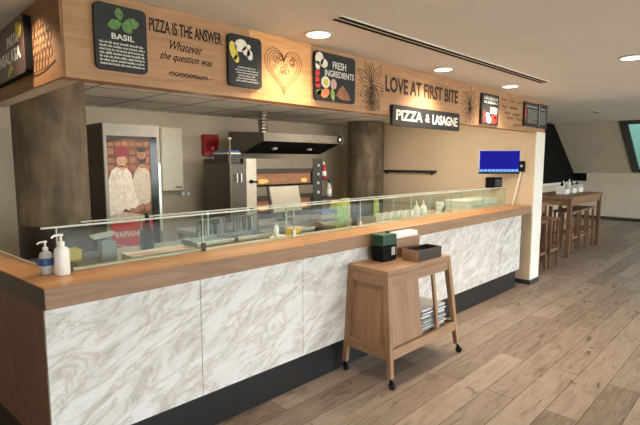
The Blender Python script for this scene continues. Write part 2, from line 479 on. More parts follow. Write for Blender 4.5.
for i in range(7):
    MB().box(xs[i]+.0018-ox, xs[i+1]-.0018-ox, 2.335-oy, 2.36-oy, .245, .950, .001).build('marble_panel', 'marble', t)
MB().box(.60-ox, 5.98-ox, 2.3605-oy, 2.66-oy, .246, .950).build('carcass', 'dark', t)
mb = MB(); mb.prism([L(.600, 2.38, 0), L(5.98, 2.38, 0), L(5.98, 2.62, 0), L(.66, 2.62, 0), L(.54, 3.88, 0), L(.455, 3.88, 0)], (0, 0, .244)); mb.build('plinth', 'plinth', t)
mb = MB(); mb.prism([L(.572, 2.3605, .245), L(.590, 2.3605, .245), L(.590, 2.42, .245), L(.47, 3.88, .245), L(.44, 3.88, .245)], (0, 0, .705)); mb.build('end_panel', 'endw', t)
mb = MB(); mb.prism([L(.69, 2.72, 1.0505), L(.702, 2.72, 1.0505), L(.592, 3.88, 1.0505), L(.58, 3.88, 1.0505)], (0, 0, .012)); mb.build('edge_strip', 'alu', t)
MB().box(.72-ox, 6.2-ox, 2.702-oy, 3.35-oy, .955, 1.005, .003).build('work_surface', 'steel', t)
MB().box(.72-ox, 6.2-ox, 2.74-oy, 3.33-oy, .05, .953).build('back_body', 'dark', t)
# engraved lettering running up the last marble panel
mb = None
def rot_strokes(n, x0, y0, ang, step, h, seed):
    rnd = random.Random(seed); out = []
    for i in range(n):
        cx, cy = x0+math.cos(ang)*step*i, y0+math.sin(ang)*step*i
        for _ in range(2):
            a = ang+PI/2+rnd.uniform(-.6, .6); r = h*rnd.uniform(.35, .6)
            px, py = cx+rnd.uniform(-.3, .3)*step, cy+rnd.uniform(-.3, .3)*step
            out += stroke([(px-math.cos(a)*r, py-math.sin(a)*r), (px+math.cos(a)*r, py+math.sin(a)*r)], .006)
    return out
art('engraved_lettering', 'grey', t, FRONT, L(5.30, 2.335, 0), rot_strokes(12, .08, .66, math.radians(36), .045, .05, 3), .0006, .0006)
art('engraved_lettering', 'grey', t, FRONT, L(5.30, 2.335, 0), rot_strokes(7, .05, .52, math.radians(36), .05, .04, 4), .0006, .0006)

# ------------------------------------------------ sneeze guard
t = thing('sneeze_guard', 'long low glass screen with pale top rail along the oak counter', 'glass screen', (.718, 2.605, 1.05))
pj = [0, .84]+[.84+.78*i for i in range(1, 6)]+[5.38]
for a, b in zip(pj[:-1], pj[1:]):
    MB().box(a+.004, b-.004, -.004, .004, .006, .232, .001).build('glass_pane', 'glass', t)
MB().box(-.07, 5.42, -.007, .007, .2325, .2415, .002).build('top_rail', 'rail', t)
MB().box(-.01, 5.42, .012, .030, .0005, .010, .001).build('bottom_rail', 'rail', t)
for x in pj[1:-1]: MB().box(x-.0035, x+.0035, -.004, .004, .006, .232).build('pane_edge', 'gedge', t)
for x in (0.0, 5.38): MB().box(x-.0035, x+.0035, -.0041, .0041, .006, .232).build('pane_edge', 'gedge', t)
for x in (.62, 1.13, 1.9, 2.7, 3.45, 4.2, 4.95): MB().box(x-.006, x+.006, .40, .412, -.0445, .20).build('rear_post', 'gedge', t)
MB().box(.25, 5.3, .398, .414, .2005, .209).build('rear_rail', 'rail', t)
for x in [.05]+pj[1:-1]+[5.33]:
    m_ = MB().box(x-.016, x+.016, -.012, -.0045, .0005, .055, .003); m_.build('clamp', 'dark' if x < .9 else 'steel', t)

# ------------------------------------------------ cart
def CZ(z, lo, hi, zt=.80): return lo+(hi-lo)*z/zt
cart = thing('service_cart', 'oak trolley on castors with splayed legs in front of the marble counter', 'cart', (3.085, 2.10, 0), math.radians(-.6))
HB = (.470, .222); HT = (.410, .168)     # half size at floor and top
def corner(sx, sy, z):
    f = z/.80
    return Vector((sx*(HB[0]+(HT[0]-HB[0])*f)-.005*f, sy*(HB[1]+(HT[1]-HB[1])*f)+.035*f, z))
MB().box(-HT[0]-.027, HT[0]+.017, -HT[1]+.013, HT[1]+.057, .80, .84, .004).build('cart_top', 'cart', cart)
for sx in (-1, 1):
    for sy in (-1, 1):
        lg = MB().bar(corner(sx, sy, .075), corner(sx, sy, .7995), .036, .036, .046, .046).build('leg', 'cartz', cart)
        c = corner(sx, sy, 0)
        k = MB().cyl((c.x, c.y, .05), (c.x, c.y, .0745), .011).box(c.x-.013, c.x+.013, c.y-.02, c.y+.004, .035, .055, .003).build('caster_fork', 'black', lg)
        MB().cyl((c.x-.011, c.y-.012, .0265), (c.x+.011, c.y-.012, .0265), .026).build('wheel', 'rubber', lg, smooth=True)
def rail(p0, p1, w, h, name='rail', m='cart'):
    p0, p1 = Vector(p0), Vector(p1); mb = MB(); d = (p1-p0).normalized(); n = Vector((-d.y, d.x, 0))*w/2
    mb.prism([p0-n, p1-n, p1+n, p0+n], (0, 0, h)); return mb.build(name, m, cart)
IN = .022
for sy in (-1, 1):
    a, b = corner(-1, sy, .20), corner(1, sy, .20); rail(a+Vector((IN, 0, 0)), b-Vector((IN, 0, 0)), .026, .075)
    a, b = corner(-1, sy, .72), corner(1, sy, .72); rail(a+Vector((.024, 0, 0)), b-Vector((.024, 0, 0)), .026, .079)
for sx in (-1, 1):
    a, b = corner(sx, -1, .20), corner(sx, 1, .20); rail(a+Vector((0, IN, 0)), b-Vector((0, IN, 0)), .026, .075)
    a, b = corner(sx, -1, .72), corner(sx, 1, .72); rail(a+Vector((0, .024, 0)), b-Vector((0, .024, 0)), .026, .079)
MB().box(-.42, .41, -.165, .175, .235, .255).build('shelf_board', 'cart', cart)
# inset side panel (-x) and half front panel
mb = MB(); q = [corner(-1, -1, .275)+Vector((.008, .022, 0)), corner(-1, 1, .275)+Vector((.008, -.022, 0)), corner(-1, 1, .72)+Vector((.008, -.024, 0)), corner(-1, -1, .72)+Vector((.008, .024, 0))]
mb.prism(q, (.01, 0, 0)); mb.build('side_panel', 'cartz', cart)
mb = MB(); q = [corner(-1, -1, .275)+Vector((.022, .008, 0)), Vector((-.02, corner(0, -1, .275).y+.008, .275)), Vector((-.02, corner(0, -1, .72).y+.008, .72)), corner(-1, -1, .72)+Vector((.024, .008, 0))]
mb.prism(q, (0, .01, 0)); mb.build('front_panel', 'cartz', cart)
MB().bar((.2, corner(0, -1, .275).y+.01, .275), (.19, corner(0, -1, .72).y+.01, .7195), .034, .02).build('mid_post', 'cartz', cart)
MB().box(-.025, -.008, -.125, .165, .256, .72).build('divider', 'cartz', cart)

# stack on the cart's shelf
cm = Matrix.Translation((3.10, 2.10, 0)) @ Matrix.Rotation(math.radians(-2), 4, 'Z')
def onc(x, y, z): p = cm @ Vector((x, y, z)); return tuple(p)
t = thing('paper_stack', 'stack of grey and white menus on the shelf inside the oak cart', 'papers', onc(.2, -.02, .2555), math.radians(-2))
rnd = random.Random(5)
for k in range(26):
    dx, dy = rnd.uniform(-.012, .012), rnd.uniform(-.014, .006)
    MB().box(-.17+dx, .16+dx, -.115+dy, .125+dy, k*.0072, k*.0072+.0062).build('sheet', ('lgrey', 'paper', 'grey', 'lgrey')[k % 4], t)
# dark tray box
t = thing('cutlery_tray', 'open dark brown rectangular tray box on the oak cart', 'tray', (3.24, 2.045, .8405), math.radians(-2))
mb = MB(); mb.box(-.165, .165, -.075, .075, 0, .008); mb.box(-.165, .165, -.075, -.067, .0082, .088, .002); mb.box(-.165, .165, .067, .075, .0082, .088, .002)
mb.box(.157, .165, -.0668, .0668, .0082, .088, .002); mb.box(-.0035, .0035, -.0668, .0668, .0082, .07)
mb.build('tray_box', 'darkb', t)
MB().box(-.171, -.1652, -.077, .077, 0, .09, .002).build('end_board', 'cart', t)
# napkin box
t = thing('napkin_box', 'oak box full of white napkins at the back of the cart', 'box', (3.235, 2.232, .8405), math.radians(-2))
mb = MB(); mb.box(-.16, .16, -.055, -.047, 0, .16, .002); mb.box(-.16, .16, .047, .055, 0, .16, .002); mb.box(-.16, -.152, -.0468, .0468, 0, .16, .002); mb.box(.152, .16, -.0468, .0468, 0, .16, .002); mb.box(-.15, .15, -.0465, .0465, 0, .008)
mb.build('wooden_box', 'cart', t)
mb = MB()
for k in range(6):
    mb.box(-.147+.004*(k % 2), .147-.003*(k % 3), -.0455, .0455, .0085+k*.032, .0085+k*.032+.0315, .004)
mb.build('napkins', 'paper', t)
# dark green dispenser
t = thing('oil_tin', 'dark green and black tin with a white label on the oak cart', 'tin', (2.95, 2.215, .8405), math.radians(-2))
MB().box(-.085, .085, -.06, .06, 0, .12, .01).build('lower_body', 'black', t)
MB().box(-.085, .085, -.06, .06, .1205, .215, .012).build('upper_body', 'green', t)
MB().cyl((.04, 0, .2155), (.04, 0, .232), .018).build('cap', 'green', t)
MB().box(.02, .062, -.063, -.0603, .045, .11).build('paper_label', 'lgrey', t)

# ================================================================== fascia over the counter
FY = 2.34
t = thing('wooden_fascia', 'long oak fascia board with burnt lettering above the counter', 'fascia', (.70, FY, 2.0))
fo = (.70, FY, 2.0)
def fx(x, z): return (x-.70, z-2.0)
for a, b, m_ in ((.723, 1.752, 'fas'), (1.753, 2.267, 'fas_glow'), (2.268, 4.45, 'fas'), (4.451, 6.655, 'fas')):  # orange board's brighter tone carries part of the downlight glow
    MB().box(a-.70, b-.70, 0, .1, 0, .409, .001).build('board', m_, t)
ORG = Vector((0, 0, 0))
def ft(body, x0, x1, z0, z1, sh=0, bd=0): a, c = fx(x0, z0); b, d = fx(x1, z1); return (body, a, b, c, d, sh, bd)
text('lettering', 'ink', t, FRONT, ORG, [ft('PIZZA IS THE ANSWER', 1.125, 1.555, 2.28, 2.345, 0, .012)])
text('lettering', 'ink', t, FRONT, ORG, [ft('Whatever', 1.235, 1.43, 2.205, 2.252, .5, .0), ft('the question was', 1.18, 1.49, 2.138, 2.19, .5, .0)])
text('lettering', 'burnd', t, FRONT, ORG, [ft('LOVE AT FIRST BITE', 3.10, 4.275, 2.185, 2.312, 0, .026)])
sq = []
for i in range(8):
    cx = 1.245+i*.029; sq += stroke([fx(cx+.012*math.cos(a)-.004, 2.082+.009*math.sin(a)) for a in [2*PI*k/10 for k in range(11)]], .004)
sq += stroke([fx(1.225+.27*i/20, 2.082+.006*math.sin(i*1.3)) for i in range(21)], .003)
art('ornament', 'ink', t, FRONT, ORG, sq, .001, .0008)
# heart of pizza
def heart(s, cx, cz, rot=0):
    P = []
    for i in range(41):
        a = 2*PI*i/40; x = 16*math.sin(a)**3; y = 13*math.cos(a)-5*math.cos(2*a)-2*math.cos(3*a)-math.cos(4*a)
        P.append(fx(cx+x/16*s*.92, cz+y/16*s*.92))
    return P
hs = []
for s_, w_ in ((.17, .004), (.148, .003), (.128, .003)): hs += stroke(heart(s_, 2.022, 2.215), w_)
rnd = random.Random(2)
for i in range(16):
    cx, cz, r = 2.022+rnd.uniform(-.085, .085), 2.23+rnd.uniform(-.075, .06), rnd.uniform(.009, .02)
    hs += stroke([fx(cx+r*math.cos(a), cz+r*math.sin(a)) for a in [2*PI*k/10 for k in range(11)]], .003)
art('heart_engraving', 'burn', t, FRONT, ORG, hs, .001, .0008)
def plant(cx, cz, R, seed, x0, x1):
    rnd = random.Random(seed); out = []
    for i in range(11):
        a = math.radians(60+i*30+rnd.uniform(-8, 8)); Lf = R*rnd.uniform(.75, 1.0)
        lp = leaf(cx+.02*math.cos(a), cz+.02*math.sin(a), Lf, Lf*.2, a)
        lp = [(min(max(x, x0), x1), min(max(z, 2.02), 2.39)) for x, z in lp]
        out += stroke([fx(*p) for p in lp+lp[:1]], .004)
        e = (min(max(cx+Lf*.9*math.cos(a), x0), x1), min(max(cz+Lf*.9*math.sin(a), 2.02), 2.39)); out += stroke([fx(cx, cz), fx(*e)], .003)
    return out
art('leaf_engraving', 'burnd', t, FRONT, ORG, plant(2.93, 2.22, .18, 1, 2.74, 3.07)+plant(2.93, 2.10, .1, 5, 2.74, 3.07), .001, .0008)
art('leaf_engraving', 'burnd', t, FRONT, ORG, plant(4.53, 2.19, .19, 3, 4.32, 4.71), .001, .0008)
# handwriting between the two right-hand posters
hw = []
for k, (z, x0, x1) in enumerate(((2.325, 5.27, 5.80), (2.25, 5.27, 5.78), (2.18, 5.36, 5.80), (2.13, 5.42, 5.72), (2.06, 5.62, 5.84))):
    rnd = random.Random(20+k); x = x0
    while x < x1:
        n = rnd.randint(3, 6); P = []
        for j in range(n*3): P.append(fx(x+j*.014, z+.022*math.sin(j*2.1)*rnd.uniform(.5, 1)))
        hw += stroke(P, .006); x += n*.042+.05
art('handwriting', 'ink', t, FRONT, ORG, hw, .001, .0008)
# engraving on the left-hand return
rnd = random.Random(9); en = []
for i in range(8):
    for j in range(6):
        cy, cz = -.52+i*.05+(.02 if j % 2 else 0), .10+j*.038
        if ((cy+.33)/.21)**2+((cz-.18)/.12)**2 > 1: continue
        r = rnd.uniform(.027, .033)
        en += stroke([(cy+r*math.cos(a), cz+r*math.sin(a)) for a in [2*PI*k/9 for k in range(10)]], .0028)
en2 = stroke([(-.62+.53*i/16, .085-.03*math.sin(PI*i/16)) for i in range(17)], .008)
tr = thing('fascia_return', 'dark oak side return of the fascia at the top left', 'fascia', (.71, FY, 2.0))
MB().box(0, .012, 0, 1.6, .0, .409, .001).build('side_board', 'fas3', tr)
MB().box(.0125, .0845, .1015, 1.6, .0, .01).build('soffit', 'wallp', tr)
MB().box(.085, .097, .115, 1.6, .0, .24).build('inner_board', 'wallp', tr)
art('fruit_engraving', 'burnd', tr, LEFT, ORG, en, .001, .0008)
art('engraved_arc', 'burnd', tr, LEFT, ORG, en2, .001, .0008)

# ------------------------------------------------ signs on the fascia
def board(name, label, x0, x1, z0, z1, mat='chalk', y=FY-.002, th=.022, r=.025, cat='sign'):
    t = thing(name, label, cat, (x0, y, z0))
    art('sign_board', mat, t, FRONT, (0, 0, 0), [rrect(0, x1-x0, 0, z1-z0, r)], 0, th)
    return t, x1-x0, z1-z0, th
# basil
t, W, Hh, th = board('basil_sign', 'black BASIL sign with green basil leaves on the fascia', .85, 1.10, 2.055, 2.36)
for lp in (leaf(.125, .225, .07, .024, math.radians(200)), leaf(.135, .228, .08, .026, math.radians(5)), leaf(.12, .235, .06, .02, math.radians(100)), leaf(.128, .225, .062, .022, math.radians(-38))):
    art('basil_leaf', 'leafg', t, FRONT, (0, 0, 0), [lp], th+.0004*random.randint(1, 4), .001)
text('heading', 'chalkw', t, FRONT, (0, 0, 0), [('BASIL', .075, .185, .145, .172, 0, .015)], th+.002)
art('body_text', 'chalkw', t, FRONT, (0, 0, 0), scribble_lines(.018, .235, [.122-.0165*i for i in range(7)], .0105, 1), th, .001)
# garlic / mozzarella sign
t, W, Hh, th = board('food_sign', 'black sign with pale food pictures left of the heart drawing', 1.585, 1.825, 2.06, 2.355)
art('printed_food', 'eggw', t, FRONT, (0, 0, 0), [ell(.085, .235, .045, .035, .4), ell(.125, .205, .03, .024, -.6), ell(.15, .19, .022, .03, .2), ell(.14, .235, .018, .014)], th, .001)
art('printed_food', 'lemon', t, FRONT, (0, 0, 0), [ell(.035, .20, .026, .052, .25), ell(.055, .155, .018, .022, .3)], th, .001)
art('body_text', 'chalkw', t, FRONT, (0, 0, 0), scribble_lines(.045, .215, [.108-.0155*i for i in range(6)], .009, 2, True), th, .001)
# fresh ingredients
t, W, Hh, th = board('ingredients_sign', 'black FRESH INGREDIENTS sign bordered by vegetables and egg', 2.28, 2.70, 2.045, 2.372)
text('heading', 'chalkw', t, FRONT, (0, 0, 0), [('FRESH', .175, .315, .225, .275, 0, .01), ('INGREDIENTS', .095, .40, .168, .212, 0, .012)], th+.002)
art('printed_garlic', 'eggw', t, FRONT, (0, 0, 0), [ell(.045, .275, .04, .045), ell(.09, .25, .035, .03), ell(.028, .23, .022, .03)], th, .001)
art('printed_tomato', 'tomato', t, FRONT, (0, 0, 0), [ell(.027, .18, .022, .024), ell(.024, .13, .02, .026), ell(.03, .10, .024, .02)], th, .001)
e_ = art('printed_egg', 'eggw', t, FRONT, (0, 0, 0), [ell(.105, .125, .043, .04)], th, .0012)
art('yolk', 'lemon', e_, FRONT, (0, 0, 0), [ell(.108, .125, .024, .024)], th+.0014, .001)
art('printed_onion', 'pink', t, FRONT, (0, 0, 0), [ell(.185, .12, .032, .036)], th, .001)
art('printed_salmon', 'carrot', t, FRONT, (0, 0, 0), [ell(.10, .05, .045, .03, .5)], th+.0014, .001)
art('printed_leaves', 'leafl', t, FRONT, (0, 0, 0), [leaf(.015, .04, .09, .02, .2), leaf(.17, .09, .09, .02, -1.4), ell(.045, .05, .03, .02)], th, .001)
art('printed_cheese', 'bread', t, FRONT, (0, 0, 0), [[(.21, .045), (.24, .09), (.285, .12), (.34, .075), (.37, .02), (.26, .02)]], th, .001)
# pizza & lasagne
t = thing('lasagne_sign', 'long dark hanging sign reading PIZZA & LASAGNE', 'sign', (3.165, FY-.0025, 1.918))
art('sign_board', 'chalk', t, FRONT, (0, 0, 0), [rrect(0, 1.10, 0, .168, .012)], 0, .03)
for ln in (('PIZZA', .045, .44, .045, .132, 0, .03), ('&', .49, .555, .052, .125, 0, .03), ('LASAGNE', .605, 1.06, .04, .127, 0, .03)):
    text('lettering', 'chalkw', t, FRONT, (0, 0, 0), [ln], .0305)
# small red and white poster
t, W, Hh, th = board('deli_poster', 'small poster with white writing and red fruit on the fascia', 4.745, 5.155, 2.02, 2.345, 'chalk', r=.012)
art('printed_writing', 'chalkw', t, FRONT, (0, 0, 0), scribble_lines(.05, .38, [.265, .225], .035, 6), th, .001)
art('small_writing', 'chalkw', t, FRONT, (0, 0, 0), scribble_lines(.2, .38, [.18, .16, .14, .12], .013, 7), th, .001)
art('printed_food', 'tomato', t, FRONT, (0, 0, 0), [ell(.28, .06, .09, .045), ell(.07, .08, .03, .07), ell(.33, .09, .04, .03)], th, .001)
art('printed_food', 'eggw', t, FRONT, (0, 0, 0), [ell(.17, .05, .06, .035), ell(.14, .1, .045, .03)], th+.0012, .001)
# menu panels at far right
t, W, Hh, th = board('menu_board', 'dark menu board with white writing, wider of the pair at fascia end', 5.885, 6.33, 2.06, 2.355, 'chalk', r=.006)
art('body_text', 'chalkg', t, FRONT, (0, 0, 0), scribble_lines(.06, .40, [.235], .03, 8), th, .001)
art('small_text', 'chalkg', t, FRONT, (0, 0, 0), scribble_lines(.1, .42, [.20-.022*i for i in range(8)], .013, 9), th, .001)
art('printed_food', 'tomato', t, FRONT, (0, 0, 0), [ell(.035, .15, .02, .1)], th, .001)
t, W, Hh, th = board('menu_board', 'dark menu board with white writing, narrow one at the very end', 6.345, 6.65, 2.055, 2.365, 'chalk', r=.006)
art('body_text', 'chalkg', t, FRONT, (0, 0, 0), scribble_lines(.08, .25, [.235], .028, 10), th, .001)
art('small_text', 'chalkg', t, FRONT, (0, 0, 0), scribble_lines(.06, .26, [.20-.024*i for i in range(7)], .013, 11), th, .001)
art('stripe', 'chalkw', t, FRONT, (0, 0, 0), [rect(.02, .032, .02, .29)], th, .001)
# pasta / insalata sign on the return
t = thing('insalata_sign', 'dark sign with lemon reading PASTA INSALATA on the left fascia return', 'sign', (.708, 2.78, 2.055))
art('sign_back', 'black', t, LEFT, (0, 0, 0), [rrect(-.95, 0, .02, .305, .02)], 0, .034)
art('sign_board', 'purple', t, LEFT, (0, 0, 0), [rrect(-.95, 0, .02, .305, .02)], .0342, .004)
text('lettering', 'chalkw', t, LEFT, (0, 0, 0), [('PASTA', -.33, -.10, .185, .24, 0, .02)], .039)
text('lettering', 'chalkw', t, LEFT, (0, 0, 0), [('INSALATA', -.55, -.07, .10, .165, 0, .02)], .039)
art('lemon_slice', 'lemon', t, LEFT, (0, 0, 0), [ell(-.075, .235, .055, .035, .3), leaf(-.15, .25, .07, .02, .4)], .0386, .001)
art('printed_herbs', 'lemon', t, LEFT, (0, 0, 0), [leaf(-.36, .03, .09, .015, .6), leaf(-.3, .04, .08, .012, 1.2), ell(-.25, .07, .015, .012)], .0386, .001)

# ================================================================== the kitchen
def column(x, y, label, R=.29, zb=1.05):
    t = thing('concrete_column', label, 'column', (x, y, 0))
    MB().cyl((0, 0, zb+.001), (0, 0, 2.2445), R, seg=48).build('shaft', 'concrete', t, smooth=True)
    MB().cyl((0, 0, 0), (0, 0, zb), R, seg=48).build('dark_base', 'darkb', t, smooth=True)
column(1.076, 3.9, 'round brown concrete column beside the poster fridge', .243, 1.16)
column(5.83, 4.77, 'round brown concrete column beside the tan wall, right of the oven')

# fridge with photo poster
t = thing('display_fridge', 'tall fridge with dark sides and a printed poster door', 'fridge', (1.715, 4.6, 0))
MB().box(0, .565, .03, .70, .08, 1.99, .005).build('cabinet', 'darkb', t)
MB().box(0, .565, 0, .0295, .08, 1.99, .004).build('door_frame', 'fridgef', t)
MB().box(0, .565, .05, .68, 0, .0795).build('base', 'black', t)
p = art('poster', 'pbrown', t, FRONT, (0, 0, 0), [rect(.03, .455, .95, 1.87)], .0002, .001)
MB().box(.456, .53, -.004, -.0002, .3, 1.87).build('dark_strip', 'blackg', t)
MB().box(.532, .56, -.014, -.0002, .9, 1.6, .003).build('handle', 'alu', t)
o_ = lambda z: z
rnd = random.Random(4)
sh = []
for r_, z in enumerate((1.80, 1.72, 1.64, 1.56)):
    for i in range(6): sh.append(rrect(.035+i*.07, .035+i*.07+.058, z-.03, z+.02+rnd.uniform(-.01, .012), .012))
art('printed_bread', 'bread', p, FRONT, (0, 0, 0), sh, .0014, .0006)
art('printed_ceiling', 'beard', p, FRONT, (0, 0, 0), [[(.03, 1.87), (.455, 1.87), (.455, 1.83), (.2, 1.84), (.03, 1.80)]], .0014, .0006)
# right-hand man behind
art('printed_man', 'jacket2', p, FRONT, (0, 0, 0), [[(.25, 1.12), (.26, 1.42), (.29, 1.52), (.335, 1.57), (.395, 1.56), (.44, 1.52), (.45, 1.40), (.445, 1.25), (.42, 1.16), (.36, 1.20), (.31, 1.12)]], .0022, .0006)
art('printed_face', 'skind', p, FRONT, (0, 0, 0), [ell(.365, 1.675, .048, .072), rect(.345, .39, 1.555, 1.62)], .003, .0006)
art('printed_beard', 'beard', p, FRONT, (0, 0, 0), [[(.318, 1.67), (.33, 1.66), (.345, 1.645), (.385, 1.645), (.402, 1.66), (.413, 1.67), (.408, 1.625), (.385, 1.598), (.35, 1.598), (.325, 1.625)], ell(.365, 1.74, .05, .026)], .0038, .0006)
art('printed_features', 'beard', p, FRONT, (0, 0, 0), [ell(.348, 1.70, .007, .004), ell(.382, 1.70, .007, .004), ell(.365, 1.678, .006, .008)], .0046, .0004)
# left-hand chef in front
art('printed_chef', 'jacket', p, FRONT, (0, 0, 0), [[(.03, 1.22), (.03, 1.44), (.06, 1.53), (.11, 1.57), (.16, 1.545), (.21, 1.56), (.255, 1.50), (.27, 1.36), (.30, 1.26), (.33, 1.17), (.30, 1.13), (.24, 1.12), (.18, 1.16), (.14, 1.12), (.03, 1.10)]], .0038, .0006)
art('printed_face', 'skin', p, FRONT, (0, 0, 0), [ell(.162, 1.63, .046, .066, -.1), rect(.145, .19, 1.535, 1.58)], .0046, .0006)
art('printed_cap', 'cap', p, FRONT, (0, 0, 0), [[(.105, 1.66), (.225, 1.675), (.232, 1.73), (.21, 1.765), (.16, 1.775), (.115, 1.755), (.1, 1.71)]], .0054, .0006)
art('printed_features', 'beard', p, FRONT, (0, 0, 0), [ell(.145, 1.635, .007, .004), ell(.185, 1.635, .007, .004), ell(.160, 1.612, .005, .006)], .0054, .0004)
art('printed_seam', 'jacket2', p, FRONT, (0, 0, 0), stroke([(.165, 1.54), (.175, 1.4), (.17, 1.2)], .006)+stroke([(.08, 1.5), (.10, 1.36), (.2, 1.27)], .006), .0046, .0004)
art('printed_hands', 'skind', p, FRONT, (0, 0, 0), [ell(.33, 1.16, .045, .03, .4), ell(.26, 1.135, .04, .025, -.2), ell(.41, 1.16, .03, .04)], .0046, .0006)
art('printed_table', 'jacket2', p, FRONT, (0, 0, 0), [[(.03, 1.12), (.16, 1.13), (.455, 1.06), (.455, 1.02), (.03, 1.02)]], .003, .0006)
art('red_banner', 'rede', p, FRONT, (0, 0, 0), [rect(.03, .455, .70, 1.02)], .0062, .0006)
text('lettering', 'eggw', p, FRONT, (0, 0, 0), [('VAPIANO', .06, .36, .875, .935, 0, .01)], .0072)
art('banner_stripe', 'pink', p, FRONT, (0, 0, 0), stroke([(.05, .82), (.20, .77)], .012)+stroke([(.40, .84), (.43, .93)], .012), .007, .0006)

# wall fittings on the back wall
t = thing('electrical_cabinet', 'plain white cabinet on the back wall beside the poster fridge', 'cabinet', (2.74, 5.637, 1.255))
MB().box(0, .29, -.14, 0, 0, .79, .006).build('body', 'cabw', t)
MB().box(.01, .28, -.148, -.1405, .01, .78, .003).build('door', 'cabw', t)
MB().box(.17, .26, -.1495, -.1485, .03, .05).build('printed_strip', 'grey', t)
t = thing('alarm_box', 'small red box mounted on the back wall above the steel cabinet', 'box', (3.385, 5.637, 1.70))
MB().box(0, .215, -.09, 0, 0, .285, .008).build('body', 'red', t)
MB().box(.0, .215, -.104, -.0905, .15, .285, .005).build('flap', 'red', t)
MB().cyl((.12, -.09, .10), (.12, -.1, .10), .018).build('seal', 'chalkg', t)
MB().tube([(.12, -.03, 0), (.12, -.03, -.05), (.06, -.02, -.1)], .008).build('cable', 'black', t)
t = thing('socket_plate', 'small pale socket plate on the back wall below white cabinet', 'socket', (3.05, 5.637, 1.16))
MB().box(0, .16, -.012, 0, 0, .075, .003).build('plate', 'lgrey', t)
for i in range(2): MB().cyl((.042+.076*i, -.012, .037), (.042+.076*i, -.0135, .037), .024).build('socket', 'white', t)

# steel cabinet
t = thing('steel_cabinet', 'tall grey steel cabinet left of the pizza oven', 'cabinet', (3.13, 4.6, 0))
MB().box(0, .225, .022, .56, .1, 1.60, .004).build('body', 'steeld', t)
MB().box(0, .225, 0, .0215, .12, 1.595, .003).build('door', 'steeld', t)
for x in (.09, .15): MB().tube([(x, 0, 1.38), (x, -.025, 1.38), (x, -.025, 1.48), (x, 0, 1.48)], .008).build('handle', 'alu', t)
for x in (.03, .195):
    for y in (.05, .52): MB().cyl((x, y, 0), (x, y, .0995), .018).build('foot', 'black', t)
t = thing('peel_handle', 'thin shiny upright pole with round cap beside the steel cabinet', 'pole', (3.105, 4.55, 0))
MB().cyl((0, 0, 0), (0, 0, 1.87), .011).build('pole', 'band', t, smooth=True)
MB().sphere((0, 0, 1.885), .022, (1, 1, .7)).build('cap', 'cream', t, smooth=True)
t = thing('storage_box', 'dark box with blue and white lid on the steel cabinet', 'box', (3.15, 4.66, 1.6005))
MB().box(0, .18, 0, .3, 0, .11, .004).build('body', 'dark', t)
MB().box(-.004, .184, -.004, .304, .1105, .127, .003).build('lid', 'white', t)
MB().box(.01, .17, .01, .29, .1275, .155, .004).build('blue_band', 'blue', t)

# deck oven
t = thing('pizza_oven', 'double-deck pizza oven with cream front under the steel hood', 'oven', (3.37, 4.6, 0))
W = 1.30
MB().box(0, W, .06, .95, .55, 1.66, .004).build('body', 'steeld', t)
for x in (.05, W-.05):
    for y in (.1, .9): MB().box(x-.03, x+.03, y-.03, y+.03, 0, .5495).build('leg', 'steeld', t)
MB().box(0, .15, 0, .0595, .55, 1.66, .003).build('left_upright', 'cream', t)
MB().box(1.12, W, 0, .0595, .55, 1.66, .003).build('control_column', 'dark', t)
for i, (z0, z1) in enumerate(((1.32, 1.53), (.98, 1.19))):
    MB().box(.151, 1.119, 0.002, .0595, z1+.001, z1+(.129 if i == 0 else .128), .002).build('deck_band', 'band', t)  # hood shade put into the colour, darker than the cream upright
    d = MB().box(.152, 1.118, .045, .0594, z0, z1).build('deck_opening', 'hotbrick', t)
    MB().box(.152, 1.118, .0, .0445, z0-.012, z0+.012, .003).build('sill', 'black', d)
    MB().box(.152, 1.118, .01, .0445, z1-.05, z1-.002, .003).build('door_flap', 'darkb', d)
    for x in (.27, .98): MB().sphere((x, .03, z0+.055), .05, (1.9 if x < .5 else 1.2, .25, .55)).build('glow_loaf', 'ovenglow', d, smooth=True)  # loaf shapes emit; warm oven glow put into their surface
    k = MB().cyl((.06, 0, z0+.06), (.06, -.03, z0+.06), .022).cyl((.06, -.02, z0+.06), (.16, -.02, z0+.055), .01); k.build('handle', 'black', t)
MB().box(.151, 1.119, 0.002, .0595, .55, .965, .002).build('lower_panel', 'dark', t)
for z in (1.57, 1.45, 1.33, 1.2): MB().cyl((1.21, 0, z), (1.21, -.02, z), .02).build('knob', 'lgrey', t)
# hood
t = thing('extractor_hood', 'wide stainless extractor hood with bright front lip over the oven', 'hood', (3.41, 4.30, 1.70))
mb = MB(); Wd = 1.36
mb.prism([(0, .03, .165), (0, .03, .26), (0, .72, .30), (0, .72, .03), (0, .44, .03)], (Wd, 0, 0)); mb.build('canopy', 'steeld', t)
MB().box(-.005, Wd+.005, 0, .0295, .158, .262, .003).build('front_lip', 'lip', t)
mb = MB(); mb.prism([(.03, .05, .152), (.03, .43, .024), (.03, .44, .028), (.03, .06, .158)], (Wd-.06, 0, 0)); mb.build('filter', 'black', t)
for x in (.35, .95): MB().sphere((x, .24, .085), .04, (1, 1, .5)).build('lamp', 'lgrey', t, smooth=True)
mb = MB().cyl((.30, .40, .282), (.30, .40, .544), .055)
for i in range(6): mb.lathe([(.055, .30+i*.04), (.062, .315+i*.04), (.055, .33+i*.04)], (.30, .40, 0))
mb.build('duct', 'steel', t, smooth=True)
MB().cyl((1.29, -.0005, .215), (1.29, -.006, .215), .05).build('badge', 'black', t)
MB().cyl((1.29, -.0065, .215), (1.29, -.008, .215), .022).build('badge_mark', 'chalkw', t)
